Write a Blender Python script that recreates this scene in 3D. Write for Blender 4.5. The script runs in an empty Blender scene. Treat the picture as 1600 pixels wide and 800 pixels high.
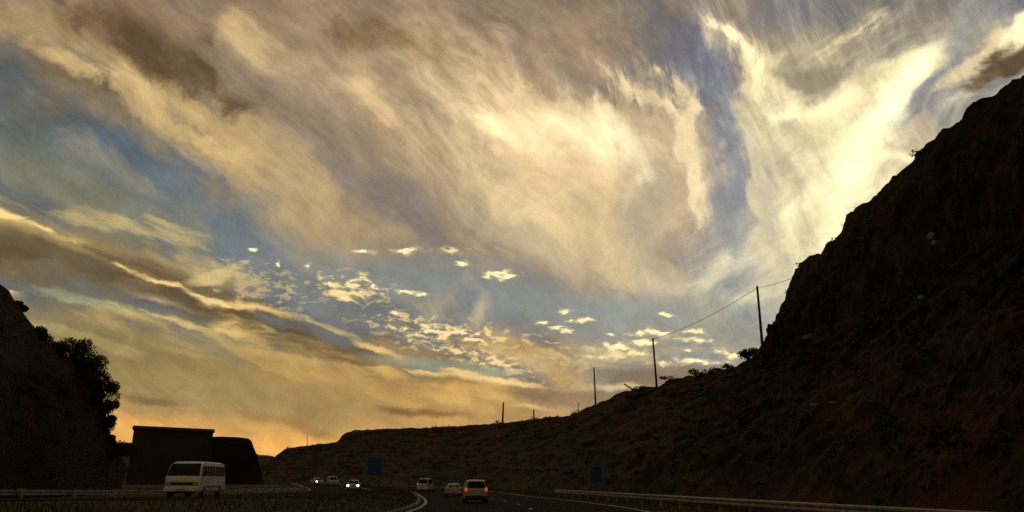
import bpy, bmesh, math, random
from mathutils import Vector, Matrix, noise
R = math.radians
random.seed(7)
sc = bpy.context.scene
COL = sc.collection

# ------------------------------------------------------------------ camera
F_PX = 1386.0
PITCH = R(14.4)
EYE = 1.4
cam_d = bpy.data.cameras.new('camera')
cam_d.sensor_width = 36.0
cam_d.lens = 36.0 * F_PX / 1600.0
cam_d.clip_start = 0.2
cam_d.clip_end = 6000
cam = bpy.data.objects.new('camera', cam_d)
cam.location = (0, 0, EYE)
cam.rotation_euler = (math.pi / 2 + PITCH, 0, 0)
COL.objects.link(cam)
sc.camera = cam

def ray(px, py):
    r, u = (px - 800) / F_PX, (400 - py) / F_PX
    return Vector((r, math.cos(PITCH) - math.sin(PITCH) * u, math.sin(PITCH) + math.cos(PITCH) * u))

def at(px, py, Y):
    d = ray(px, py)
    return Vector((d.x / d.y * Y, Y, EYE + d.z / d.y * Y))

# ------------------------------------------------------------------ sky, sun, exposure
sc.view_settings.view_transform = 'Standard'
sc.view_settings.look = 'None'
sc.view_settings.exposure = 0.0
sc.view_settings.gamma = 1.0
SUN_EL, SUN_AZ = R(4.0), R(38.0)          # azimuth measured from +Y towards +X
BG = 0.1
world = bpy.data.worlds.new('World')
sc.world = world
world.use_nodes = True
try:
    world.cycles.sampling_method = 'MANUAL'
    world.cycles.sample_map_resolution = 512
except Exception:
    pass
wt = world.node_tree
wn, wl = wt.nodes, wt.links
for n in list(wn):
    wn.remove(n)
out = wn.new('ShaderNodeOutputWorld')
bg = wn.new('ShaderNodeBackground')
bg.inputs['Strength'].default_value = BG
wl.new(bg.outputs[0], out.inputs[0])

def lin(c):
    return [((v / 255) / 12.92 if v / 255 <= 0.04045 else ((v / 255 + 0.055) / 1.055) ** 2.4) for v in c]

def wmath(op, a, b=None, c=None, clamp=False):
    n = wn.new('ShaderNodeMath'); n.operation = op; n.use_clamp = clamp
    for i, v in enumerate((a, b, c)):
        if v is None: continue
        if isinstance(v, (int, float)): n.inputs[i].default_value = v
        else: wl.new(v, n.inputs[i])
    return n.outputs[0]

def wvec(op, a, b=None, scale=None):
    n = wn.new('ShaderNodeVectorMath'); n.operation = op
    for i, v in enumerate((a, b)):
        if v is None: continue
        if isinstance(v, (tuple, list)): n.inputs[i].default_value = v
        else: wl.new(v, n.inputs[i])
    if scale is not None:
        n.inputs['Scale'].default_value = scale
    return n.outputs[0]

sky = wn.new('ShaderNodeTexSky')
sky.sky_type = 'NISHITA'
sky.sun_disc = False
sky.sun_elevation = SUN_EL
sky.sun_rotation = SUN_AZ
sky.air_density = 1.0
sky.dust_density = 2.0
sky.ozone_density = 2.0

tc = wn.new('ShaderNodeTexCoord')
sep = wn.new('ShaderNodeSeparateXYZ')
wl.new(tc.outputs['Generated'], sep.inputs[0])
S = F_PX / 100 / 0.508
den = wmath('MAXIMUM', wmath('ADD', sep.outputs['Y'], 1.0), 0.03)
u_ = wmath('MULTIPLY', wmath('DIVIDE', sep.outputs['X'], den), S)
v_ = wmath('MULTIPLY', wmath('DIVIDE', sep.outputs['Z'], den), S)
cmb = wn.new('ShaderNodeCombineXYZ')
wl.new(u_, cmb.inputs[0]); wl.new(v_, cmb.inputs[1])
P0 = cmb.outputs[0]

def dome(px, py):       # direction on the sky dome -> chart coordinates (about 100 px of photo per unit)
    d = ray(px, py).normalized()
    return Vector((d.x / (1 + d.y) * S, d.z / (1 + d.y) * S))

def mapping(vec, loc=(0, 0), rot=0.0, scale=(1, 1)):
    n = wn.new('ShaderNodeMapping'); n.vector_type = 'TEXTURE'
    wl.new(vec, n.inputs['Vector'])
    n.inputs['Location'].default_value = (loc[0], loc[1], 0)
    n.inputs['Rotation'].default_value = (0, 0, rot)
    n.inputs['Scale'].default_value = (scale[0], scale[1], 1)
    return n.outputs[0]

def wnoise(vec, scale, detail=4, rough=0.55, dist=0.0, colour=False):
    n = wn.new('ShaderNodeTexNoise'); n.noise_dimensions = '2D'
    wl.new(vec, n.inputs['Vector'])
    n.inputs['Scale'].default_value = scale
    n.inputs['Detail'].default_value = detail
    n.inputs['Roughness'].default_value = rough
    n.inputs['Distortion'].default_value = dist
    return n.outputs['Color' if colour else 0]

def stretch(fac, lo=0.3, hi=0.7, tolo=0.0, tohi=1.0, smooth=False):
    n = wn.new('ShaderNodeMapRange')
    if smooth: n.interpolation_type = 'SMOOTHSTEP'
    wl.new(fac, n.inputs['Value'])
    n.inputs['From Min'].default_value = lo
    n.inputs['From Max'].default_value = hi
    n.inputs['To Min'].default_value = tolo
    n.inputs['To Max'].default_value = tohi
    return n.outputs[0]

w1 = wvec('SCALE', wvec('SUBTRACT', wnoise(P0, 0.55, 2, 0.5, colour=True), (.5, .5, .5)), scale=0.6)
w2 = wvec('SCALE', wvec('SUBTRACT', wnoise(P0, 2.6, 5, 0.6, colour=True), (.5, .5, .5)), scale=0.14)
P = wvec('ADD', wvec('ADD', P0, w1), w2)
Pf = wvec('ADD', P0, w2)
FIB = {
    'd': stretch(wnoise(mapping(P, rot=R(-36), scale=(2.6, 0.9)), 1.0, 10, 0.62, 0.0)),
    'v': stretch(wnoise(mapping(P, rot=R(-68), scale=(1.5, 0.55)), 1.0, 10, 0.66, 0.1)),
    'h': stretch(wnoise(mapping(Pf, rot=R(-6), scale=(1.9, 0.32)), 1.0, 8, 0.58, 0.1)),
    'l': stretch(wnoise(mapping(Pf, rot=R(-20), scale=(2.2, 0.40)), 1.0, 8, 0.58, 0.15)),
    'c': stretch(wnoise(mapping(Pf, rot=R(-4), scale=(0.22, 0.085)), 1.0, 4, 0.6, 0.2), 0.36, 0.64),
    'n': stretch(wnoise(P, 1.0, 10, 0.64, 0.0)),
    'r': stretch(wnoise(mapping(P, rot=R(35), scale=(1.8, 0.6)), 1.0, 10, 0.64, 0.1)),
}

dim = wn.new('ShaderNodeMix'); dim.data_type = 'RGBA'      # a colour node, so the sky keeps to colour sockets throughout
dim.inputs[0].default_value = 0.4
wl.new(sky.outputs[0], dim.inputs[6]); dim.inputs[7].default_value = (0, 0, 0, 1)
cur = dim.outputs[2]

NSTROKE = 0
def stroke(cx, cy, ang, rx, ry, rgb, op=1.0, fib='n', k=0.5, soft=0.45):
    if fib in 'dvnr' and soft > .4: soft = min(.95, soft + .32); k *= .85; op *= 1.03
    if fib in 'lh': soft += .08
    if fib == 'c': soft += .33
    """one cloud mass on the dome; ang in degrees, clockwise as seen on the photo"""
    global cur, P, Pf, NSTROKE
    NSTROKE += 1
    if NSTROKE % 10 == 0:      # makes the shader evaluate the masses a few at a time (its value stack is small)
        P = wn.new('ShaderNodeVectorMath'), P
        P[0].operation = 'MULTIPLY_ADD'
        wl.new(cur, P[0].inputs[0]); P[0].inputs[1].default_value = (1e-7, 1e-7, 0); wl.new(P[1], P[0].inputs[2])
        P = P[0].outputs[0]
        q = wn.new('ShaderNodeVectorMath'); q.operation = 'MULTIPLY_ADD'
        wl.new(cur, q.inputs[0]); q.inputs[1].default_value = (1e-7, 1e-7, 0); wl.new(Pf, q.inputs[2])
        Pf = q.outputs[0]
    if rgb[2] > rgb[0]: rgb = tuple(v * .92 + w * .08 for v, w in zip(rgb, (122, 124, 114)))
    a = R(ang)
    c = dome(cx, cy)
    ex = (dome(cx + 10 * math.cos(a), cy + 10 * math.sin(a)) - c) / 0.1
    ey = (dome(cx - 10 * math.sin(a), cy + 10 * math.cos(a)) - c) / 0.1
    r50 = max({'c': .50, 'h': .40, 'l': .38}.get(fib, .27), 1 - k / 2 - soft / 2)
    sx, sy = rx / 100 * ex.length / r50, ry / 100 * ey.length / r50
    m = mapping(P if fib not in 'chl' else Pf, c, math.atan2(ex.y, ex.x), (sx, sy))
    g = wn.new('ShaderNodeTexGradient'); g.gradient_type = 'SPHERICAL'
    wl.new(m, g.inputs[0])
    val = wmath('MULTIPLY_ADD', FIB[fib], k, g.outputs['Fac'])
    al = stretch(val, k, k + soft, 0.0, op, True)
    mx = wn.new('ShaderNodeMix'); mx.data_type = 'RGBA'
    wl.new(al, mx.inputs['Factor'])
    wl.new(cur, mx.inputs[6])
    if fib == 'c' and rgb[0] > 200:
        L0 = lin(tuple(v * .80 for v in rgb))
        mx.inputs[7].default_value = (L0[0] / BG, L0[1] / BG, L0[2] / BG, 1)
        cur = mx.outputs[2]
        al = stretch(val, k + soft * .45, k + soft * 1.05, 0.0, op, True)
        mx = wn.new('ShaderNodeMix'); mx.data_type = 'RGBA'
        wl.new(al, mx.inputs['Factor'])
        wl.new(cur, mx.inputs[6])
    L = lin(rgb)
    mx.inputs[7].default_value = (L[0] / BG, L[1] / BG, L[2] / BG, 1)
    cur = mx.outputs[2]

def path(pts, w, rgb, op=0.8, fib='n', k=0.5, soft=0.45):
    for (x0, y0), (x1, y1) in zip(pts, pts[1:]):
        L = math.hypot(x1 - x0, y1 - y0)
        stroke((x0 + x1) / 2, (y0 + y1) / 2, math.degrees(math.atan2(y1 - y0, x1 - x0)), L * 0.62, w, rgb, op, fib, k, soft)

# -- broad tone of the air: the blue gaps and the warm horizon
lift = stretch(sep.outputs['Y'], -.15, .45, 1.0, 0.0, True)      # the half of the sky away from the sunset: dim brown dusk
mxb = wn.new('ShaderNodeMix'); mxb.data_type = 'RGBA'
wl.new(lift, mxb.inputs['Factor']); wl.new(cur, mxb.inputs[6])
BACK = lin((124, 110, 82)); mxb.inputs[7].default_value = (BACK[0] / BG, BACK[1] / BG, BACK[2] / BG, 1)
cur = mxb.outputs[2]
stroke(800, 330, 0, 1100, 420, (128, 128, 128), .75, 'n', .1, .8)
stroke(60, 250, 20, 260, 150, (92, 106, 112), .95, 'n', .3, .6)
stroke(350, 320, 32, 260, 60, (110, 122, 132), .9, 'd', .3, .6)
stroke(600, 440, 10, 300, 60, (122, 130, 134), .9, 'n', .3, .6)
stroke(900, 480, 5, 300, 60, (124, 136, 142), .9, 'n', .3, .6)
stroke(1160, 330, 80, 220, 80, (122, 138, 162), .95, 'v', .3, .6)
stroke(1110, 120, 70, 150, 70, (108, 112, 134), .95, 'v', .3, .6)
stroke(1480, 100, -45, 160, 60, (118, 126, 146), .95, 'n', .3, .6)
stroke(1100, 500, -10, 160, 70, (152, 154, 146), .8, 'n', .3, .6)
stroke(400, 640, 6, 620, 70, (190, 150, 82), .9, 'h', .3, .7)
stroke(330, 690, 4, 330, 36, (228, 172, 76), .95, 'h', .2, .7)
stroke(720, 650, 4, 260, 40, (192, 152, 84), .8, 'h', .3, .7)
stroke(200, 560, 10, 360, 75, (150, 134, 88), .9, 'l', .3, .6)
stroke(140, 300, 24, 260, 36, (128, 128, 112), .65, 'd', .9, .6)
stroke(240, 340, 26, 220, 20, (134, 132, 116), .6, 'd', .9, .6)
stroke(60, 190, 26, 150, 22, (124, 122, 102), .6, 'd', .9, .6)
stroke(120, 225, 26, 160, 14, (134, 128, 106), .55, 'd', 1.0, .6)
stroke(330, 300, 34, 170, 20, (146, 138, 118), .6, 'd', .9, .6)
stroke(420, 380, 24, 180, 14, (142, 138, 124), .5, 'd', 1.0, .6)
# -- high cirrus, left and centre
stroke(420, 60, 20, 480, 120, (150, 126, 96), .95, 'd', .6, .5)
stroke(700, 90, 20, 320, 160, (152, 128, 98), .9, 'd', .5, .6)
stroke(640, 260, 38, 330, 130, (160, 138, 108), .9, 'd', .6, .5)
stroke(330, 200, 36, 300, 50, (188, 162, 110), .95, 'd', .7, .4)
stroke(460, 290, 42, 170, 44, (188, 162, 112), .85, 'd', .6, .5)
stroke(560, 370, 38, 170, 34, (166, 146, 116), .7, 'd', .7, .5)
stroke(60, 40, 30, 110, 36, (184, 158, 112), .9, 'd', .6, .5)
stroke(190, 60, 22, 120, 38, (122, 100, 76), .85, 'd', .6, .5)
stroke(330, 112, 18, 110, 26, (108, 86, 64), .9, 'n', .6, .45)
stroke(240, 70, 30, 90, 30, (112, 92, 70), .8, 'n', .6, .45)
stroke(180, 150, 26, 120, 16, (124, 102, 76), .85, 'd', .7, .45)
stroke(270, 190, 22, 60, 13, (126, 104, 76), .8, 'n', .7, .45)
path([(355, 30), (385, 60), (430, 110), (480, 140)], 22, (202, 174, 122), .85, 'd', .6, .5)
stroke(250, 160, 30, 90, 20, (204, 178, 122), .7, 'd', .7, .5)
stroke(470, 170, 45, 130, 30, (148, 132, 116), .7, 'd', .6, .6)
stroke(530, 250, 45, 130, 28, (140, 128, 114), .7, 'd', .7, .5)
stroke(620, 50, 10, 100, 26, (132, 106, 74), .85, 'n', .8, .4)
stroke(700, 95, 15, 60, 20, (136, 110, 78), .8, 'n', .8, .4)
stroke(740, 60, 70, 50, 26, (190, 160, 122), .6, 'n', .7, .5)
stroke(582, 152, 60, 42, 20, (206, 178, 132), .85, 'n', .7, .5)
stroke(640, 205, 30, 70, 8, (188, 166, 132), .6, 'd', .8, .5)
stroke(690, 330, 40, 120, 26, (132, 124, 112), .6, 'd', .7, .5)
stroke(880, 20, 0, 160, 40, (150, 130, 104), .8, 'd', .6, .5)
stroke(100, 285, 26, 130, 26, (132, 130, 110), .7, 'd', .7, .5)
stroke(30, 215, 26, 90, 20, (112, 116, 104), .7, 'd', .7, .5)
stroke(30, 110, 60, 50, 26, (86, 100, 104), .8, 'n', .6, .5)
stroke(70, 270, 24, 120, 20, (124, 124, 106), .7, 'd', .8, .5)
stroke(110, 160, 24, 80, 26, (120, 106, 84), .75, 'n', .7, .5)
stroke(200, 235, 20, 90, 24, (76, 100, 122), .8, 'd', .6, .6)
stroke(215, 65, 22, 110, 26, (104, 84, 60), .8, 'n', 1.0, .6)
stroke(340, 112, 16, 90, 20, (104, 86, 64), .9, 'n', 1.0, .6)
stroke(270, 105, 24, 70, 18, (104, 84, 60), .8, 'n', 1.0, .6)
stroke(165, 148, 26, 90, 13, (112, 94, 68), .8, 'n', .9, .4)
stroke(285, 192, 22, 44, 10, (116, 96, 68), .8, 'n', .9, .4)
stroke(600, 60, 6, 70, 16, (118, 92, 62), .75, 'n', 1.0, .6)
stroke(690, 95, 14, 44, 14, (120, 94, 64), .7, 'n', .9, .4)
path([(350, 35), (385, 62), (425, 105)], 17, (204, 178, 128), .7, 'd', 1.0, .6)
stroke(582, 155, 60, 36, 16, (208, 180, 134), .8, 'n', .8, .4)
path([(60, 70), (150, 120), (230, 165), (320, 215), (400, 270)], 15, (206, 180, 124), .6, 'n', .9, .4)
stroke(440, 190, 42, 120, 16, (138, 120, 100), .6, 'd', .9, .4)
stroke(520, 240, 44, 130, 14, (134, 120, 102), .6, 'd', .9, .4)
# thin grey and cream veils drawn across the blue on the left
stroke(90, 215, 30, 150, 16, (140, 136, 118), .6, 'd', 1.0, .6)
stroke(230, 290, 30, 170, 14, (146, 140, 120), .6, 'd', 1.0, .6)
stroke(330, 330, 32, 150, 18, (142, 138, 124), .55, 'd', 1.0, .6)
stroke(60, 290, 20, 120, 14, (134, 134, 120), .6, 'd', 1.0, .6)
stroke(170, 180, 32, 130, 16, (132, 118, 94), .65, 'n', 1.0, .6)
stroke(300, 260, 38, 110, 18, (156, 142, 114), .6, 'n', 1.0, .6)
stroke(420, 350, 34, 120, 18, (160, 148, 122), .55, 'd', 1.0, .6)
# -- glowing cirrus in the middle
stroke(880, 250, 20, 230, 110, (192, 168, 132), .9, 'd', .5, .6)
stroke(890, 330, 50, 200, 60, (204, 180, 138), .85, 'd', .6, .5)
stroke(1000, 420, 28, 140, 22, (190, 176, 144), .8, 'd', .7, .5)
stroke(920, 380, 42, 150, 40, (202, 182, 142), .7, 'd', .7, .5)
stroke(840, 400, 35, 130, 24, (170, 158, 132), .6, 'd', .8, .5)
stroke(860, 210, 10, 120, 36, (244, 220, 170), .9, 'd', .7, .5)
stroke(900, 240, 15, 150, 60, (222, 196, 152), .7, 'v', .6, .6)
stroke(960, 215, 20, 80, 30, (255, 238, 192), .95, 'v', .8, .45)
stroke(835, 205, 8, 70, 16, (255, 236, 186), .85, 'd', .7, .5)
stroke(850, 270, 60, 90, 44, (224, 198, 148), .7, 'v', .7, .5)
stroke(970, 150, 60, 80, 18, (192, 170, 134), .7, 'v', .9, .4)
path([(925, 90), (965, 130), (1020, 150), (1065, 180)], 13, (220, 198, 156), .8, 'v', .9, .5)
path([(1000, 95), (1040, 120), (1080, 165), (1072, 230), (1085, 290), (1105, 350)], 14, (222, 200, 158), .8, 'v', .9, .5)
stroke(1030, 250, 80, 90, 36, (184, 166, 134), .75, 'v', .8, .45)
stroke(930, 330, 70, 60, 20, (210, 186, 144), .6, 'v', .9, .5)
stroke(1010, 340, 75, 80, 30, (164, 156, 138), .7, 'v', .7, .5)
stroke(1132, 195, 100, 46, 17, (110, 118, 138), .75, 'n', .5, .5)
stroke(1168, 165, 100, 36, 14, (100, 110, 140), .7, 'n', .5, .5)
# -- glowing cirrus on the right
stroke(1290, 60, 0, 190, 60, (156, 144, 118), .85, 'n', .7, .5)
stroke(1245, 22, -10, 60, 22, (118, 118, 132), .8, 'n', .5, .6)
stroke(1260, 270, 70, 185, 86, (200, 188, 154), .95, 'v', .5, .5)
stroke(1240, 370, 70, 130, 50, (196, 186, 158), .7, 'v', .8, .5)
stroke(1330, 180, -20, 120, 42, (232, 218, 170), .85, 'r', .6, .5)
stroke(1320, 265, -50, 165, 70, (240, 229, 182), .9, 'r', .6, .6)
stroke(1300, 335, -40, 110, 46, (240, 228, 180), .85, 'r', .4, .6)
path([(1090, 30), (1105, 90), (1112, 150), (1118, 210), (1125, 290), (1140, 350), (1140, 420)], 24, (138, 143, 148), .5, 'v', .9, .5)
path([(1145, 250), (1150, 320), (1165, 400)], 24, (136, 146, 156), .65, 'v', .6, .5)
stroke(1110, 100, 60, 50, 30, (110, 114, 136), .7, 'n', .6, .5)
path([(1165, 185), (1125, 225), (1110, 255)], 5, (172, 168, 156), .7, 'v', .7, .5)
path([(1112, 38), (1150, 60), (1190, 100), (1215, 150), (1260, 190)], 17, (240, 222, 174), .9, 'v', .8, .45)
stroke(1290, 75, -30, 60, 13, (206, 188, 146), .7, 'r', .9, .45)
stroke(1190, 200, 80, 60, 14, (216, 200, 156), .7, 'v', .8, .5)
stroke(1285, 120, -10, 40, 16, (158, 148, 124), .7, 'n', .7, .5)
stroke(1350, 155, -30, 90, 22, (236, 222, 172), .8, 'r', .7, .5)
path([(1500, 50), (1500, 110), (1440, 185), (1385, 245)], 20, (142, 140, 140), .8, 'n', .5, .5)
path([(1462, 84), (1440, 118), (1395, 160), (1350, 212), (1305, 260)], 16, (255, 243, 190), .85, 'n', .4, .5)
stroke(1405, 225, -35, 70, 30, (194, 178, 148), .92, 'n', .5, .4)
stroke(1430, 165, -45, 80, 11, (142, 142, 146), .85, 'n', .4, .4)
stroke(1380, 250, 8, 60, 7, (250, 240, 190), .8, 'n', .4, .5)
stroke(1530, 90, -42, 90, 16, (222, 204, 160), .85, 'n', .6, .4)
stroke(1592, 45, -60, 46, 16, (250, 236, 188), .9, 'n', .5, .4)
stroke(1575, 100, -28, 72, 24, (104, 86, 62), .95, 'n', .7, .35)
stroke(1530, 130, -35, 40, 14, (120, 100, 74), .9, 'n', .7, .35)

stroke(1520, 20, -40, 60, 16, (146, 144, 136), .7, 'n', .6, .5)
path([(925, 88), (962, 128), (990, 150), (1040, 160), (1075, 190)], 9, (222, 202, 160), .75, 'v', .9, .4)
path([(1000, 92), (1042, 118), (1080, 160), (1068, 215), (1078, 270), (1092, 320), (1108, 352)], 10, (226, 206, 164), .8, 'v', .9, .4)
path([(940, 160), (985, 215), (1000, 260), (985, 300)], 11, (244, 226, 180), .5, 'v', 1.0, .55)
path([(1110, 36), (1150, 60), (1190, 100), (1200, 150), (1230, 190)], 11, (248, 232, 184), .8, 'v', .8, .4)
path([(1165, 190), (1172, 260), (1182, 330), (1200, 400)], 12, (210, 198, 160), .7, 'v', .9, .4)
stroke(1245, 300, 74, 110, 16, (168, 160, 140), .65, 'v', .9, .5)
stroke(1215, 370, 74, 80, 14, (176, 170, 152), .6, 'v', .9, .5)
stroke(1265, 225, 60, 60, 12, (178, 166, 140), .6, 'v', .9, .5)
stroke(1340, 120, -10, 50, 14, (164, 152, 128), .55, 'n', .9, .5)
path([(1215, 185), (1270, 172), (1350, 160)], 9, (252, 240, 192), .8, 'r', .9, .45)
path([(1380, 200), (1340, 250), (1310, 310), (1290, 370)], 17, (253, 244, 196), .8, 'r', .7, .5)
path([(1465, 80), (1442, 118), (1400, 160), (1365, 205)], 11, (255, 247, 204), .85, 'n', .5, .5)
stroke(1290, 78, -28, 60, 9, (226, 208, 162), .7, 'r', .9, .4)
stroke(1290, 118, -10, 46, 13, (148, 138, 116), .7, 'n', .8, .4)
stroke(1135, 185, 95, 46, 13, (108, 116, 134), .55, 'n', .9, .45)
stroke(1060, 60, 50, 60, 22, (108, 108, 122), .6, 'n', .8, .4)
# -- lower deck, left: dark bands under gilded edges
stroke(150, 400, 22, 230, 46, (150, 130, 88), .9, 'l', .5, .5)
stroke(140, 345, 12, 120, 14, (196, 176, 118), .75, 'l', .9, .4)
stroke(240, 365, 10, 100, 12, (190, 172, 122), .7, 'l', .9, .4)
stroke(300, 410, 25, 110, 18, (176, 156, 110), .7, 'l', .9, .4)
path([(-60, 325), (20, 340), (90, 366), (150, 398), (215, 430), (280, 452), (340, 480)], 11, (206, 178, 112), .7, 'l', .9, .6)
path([(-60, 375), (100, 405), (220, 440), (330, 478), (420, 500), (520, 540), (620, 572)], 24, (110, 95, 68), .92, 'l', .6, .5)
path([(-40, 420), (120, 425), (260, 470), (340, 490)], 22, (116, 104, 80), .85, 'l', .5, .45)
path([(340, 474), (420, 484), (490, 505), (560, 532), (640, 560)], 8, (214, 184, 116), .7, 'l', .9, .6)
path([(-60, 450), (60, 460), (170, 482), (260, 500), (330, 520)], 6, (224, 196, 124), .75, 'h', 1.0, .5)
stroke(130, 470, 10, 120, 8, (150, 156, 130), .7, 'l', .8, .4)
path([(200, 455), (290, 485)], 6, (220, 190, 124), .6, 'l', .6, .5)
stroke(340, 540, 14, 200, 20, (186, 160, 98), .75, 'l', .9, .4)
stroke(430, 525, 10, 120, 12, (222, 194, 122), .7, 'l', .95, .4)
stroke(560, 560, 12, 150, 22, (156, 128, 76), .85, 'l', .7, .45)
stroke(450, 590, 8, 260, 26, (164, 136, 80), .8, 'l', .7, .5)
stroke(180, 540, 10, 160, 22, (136, 122, 82), .7, 'l', .8, .5)
path([(560, 560), (650, 600), (730, 630)], 10, (206, 168, 94), .8, 'l', .5, .5)
stroke(640, 644, 3, 52, 7, (122, 96, 62), .8, 'h', .6, .5)
stroke(238, 627, 5, 48, 10, (120, 104, 66), .8, 'h', .6, .5)
stroke(470, 665, 25, 40, 8, (160, 124, 70), .8, 'h', .6, .5)
stroke(365, 678, 10, 40, 12, (176, 142, 78), .8, 'h', .6, .5)
stroke(420, 652, 10, 40, 6, (160, 126, 72), .7, 'h', .6, .5)
# blue-grey air left between the cirrus and the lower deck
stroke(640, 435, 8, 170, 40, (134, 136, 132), .85, 'd', .3, .5)
stroke(800, 470, 10, 220, 34, (138, 142, 140), .85, 'd', .3, .5)
stroke(1000, 490, 0, 150, 30, (148, 152, 146), .8, 'd', .3, .5)
stroke(590, 490, 20, 60, 22, (112, 118, 118), .85, 'n', .4, .5)
stroke(270, 500, 16, 90, 8, (216, 188, 118), .7, 'l', .9, .5)
stroke(400, 515, 10, 110, 9, (214, 184, 114), .7, 'l', .9, .5)
stroke(330, 555, 12, 140, 8, (188, 162, 100), .6, 'l', 1.0, .5)
stroke(470, 560, 10, 120, 7, (196, 164, 98), .6, 'l', 1.0, .5)
stroke(560, 600, 12, 150, 12, (178, 146, 84), .6, 'l', .9, .5)
stroke(100, 520, 14, 120, 8, (172, 156, 104), .6, 'l', 1.0, .5)
# mackerel patches
stroke(400, 445, 15, 70, 28, (196, 178, 132), .7, 'c', .95, .3)
stroke(350, 425, -20, 40, 9, (206, 184, 128), .7, 'h', .8, .4)
stroke(550, 448, 8, 50, 18, (244, 222, 162), .95, 'c', .8, .3)
stroke(540, 462, 5, 44, 10, (240, 214, 150), .9, 'c', .5, .3)
path([(-60, 372), (100, 408), (220, 444), (330, 486), (430, 512), (520, 548), (610, 580)], 16, (100, 84, 56), .65, 'h', 1.0, .5)
path([(330, 476), (400, 480), (470, 494), (530, 520), (590, 548), (650, 566)], 5, (226, 194, 122), .65, 'h', 1.0, .5)
path([(-60, 322), (20, 340), (90, 366), (150, 396), (215, 428), (280, 450), (340, 474)], 4.5, (242, 212, 138), .8, 'h', 1.0, .5)
for (x, y, a, b) in [(636, 456, 18, 4), (435, 413, 6, 6), (395, 389, 6, 3), (482, 414, 8, 4), (570, 393, 24, 3), (630, 392, 30, 5), (702, 392, 28, 5), (780, 430, 34, 6), (720, 413, 14, 4),
                     (783, 425, 26, 4), (620, 490, 14, 4), (884, 486, 14, 4), (905, 500, 26, 4), (846, 505, 14, 4), (870, 512, 14, 4), (886, 518, 14, 5), (1038, 491, 14, 3),
                     (1015, 520, 36, 6), (1085, 517, 20, 4), (1040, 520, 24, 4), (1000, 535, 40, 5), (1088, 532, 40, 5), (965, 543, 46, 7), (980, 553, 44, 7), (950, 556, 40, 6),
                     (1130, 549, 14, 5), (1075, 549, 8, 4), (1100, 565, 46, 5), (1148, 556, 16, 5), (1040, 568, 30, 5), (660, 461, 12, 3), (955, 523, 10, 3)]:
    stroke(x, y, 1, a * .85, b * .95, (252, 234, 178), 1.0, 'c', .5, .35)
stroke(690, 470, -40, 44, 12, (176, 164, 138), .7, 'v', .8, .5)
stroke(750, 487, -60, 16, 8, (196, 180, 146), .7, 'v', .6, .5)
stroke(750, 542, 14, 135, 32, (190, 162, 112), .85, 'c', .8, .4)
stroke(700, 510, 8, 90, 11, (236, 212, 154), .9, 'c', .9, .3)
stroke(740, 555, 16, 110, 14, (232, 204, 142), .9, 'c', .9, .3)
stroke(860, 552, 20, 52, 16, (240, 210, 144), .9, 'c', .8, .35)
stroke(800, 540, 12, 60, 11, (128, 100, 60), .9, 'c', .4, .4)
stroke(730, 535, 8, 60, 8, (158, 132, 86), .8, 'c', .5, .4)
stroke(1020, 555, 0, 130, 12, (196, 176, 128), .6, 'h', .9, .5)
stroke(700, 518, 8, 100, 14, (244, 218, 156), .85, 'c', .8, .3)
stroke(845, 570, 20, 60, 18, (228, 194, 124), .75, 'n', .6, .5)
stroke(690, 572, 6, 110, 8, (146, 152, 132), .8, 'h', .4, .5)
path([(630, 580), (720, 584), (790, 596), (850, 606)], 5, (236, 202, 128), .8, 'h', .9, .5)
stroke(700, 604, 8, 110, 12, (160, 128, 74), .85, 'h', .6, .5)
stroke(760, 620, 12, 100, 14, (206, 168, 94), .8, 'h', .7, .5)
stroke(872, 600, 80, 52, 24, (182, 150, 96), .9, 'n', .5, .5)
path([(800, 628), (860, 640)], 4, (232, 190, 116), .8, 'h', .5, .5)
stroke(855, 620, 5, 50, 10, (140, 116, 82), .8, 'h', .6, .45)
stroke(1000, 598, -4, 110, 13, (128, 108, 88), .85, 'h', .8, .5)
stroke(1070, 584, -6, 90, 14, (142, 122, 100), .85, 'h', .6, .45)
stroke(930, 622, -8, 100, 14, (150, 126, 96), .9, 'h', .6, .45)
stroke(955, 605, 0, 40, 6, (214, 198, 150), .8, 'h', .5, .45)
stroke(1160, 520, -10, 40, 16, (150, 146, 132), .7, 'h', .6, .5)
# fibre texture of the high cloud: combed one way on the left, the other on the right
side = stretch(u_, 0.0, 3.5, 0.0, 1.0, True)
Pc = wvec('ADD', P0, wvec('SCALE', w1, scale=0.6))
fl_ = wnoise(mapping(Pc, rot=R(-38), scale=(0.9, 0.26)), 1.0, 8, 0.62, 0.0)
fr_ = wnoise(mapping(Pc, rot=R(-66), scale=(0.8, 0.24)), 1.0, 8, 0.64, 0.1)
fx = wn.new('ShaderNodeMix'); fx.data_type = 'FLOAT'
wl.new(side, fx.inputs[0]); wl.new(fl_, fx.inputs[2]); wl.new(fr_, fx.inputs[3])
fibre = stretch(fx.outputs[0], .3, .7, .84, 1.18)
low = stretch(v_, 2.5, 7.0, .35, 1.0, True)
fibre = wmath('ADD', wmath('MULTIPLY', wmath('SUBTRACT', fibre, 1.0), low), 1.0)
grit = stretch(wnoise(P0, 34.0, 2, 0.8), .3, .7, .945, 1.055)
blotch = stretch(wnoise(P, 1.6, 8, 0.66), .3, .7, .88, 1.13)
tot = wmath('MULTIPLY', wmath('MULTIPLY', fibre, blotch), grit)
vm = wn.new('ShaderNodeVectorMath'); vm.operation = 'SCALE'
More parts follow.
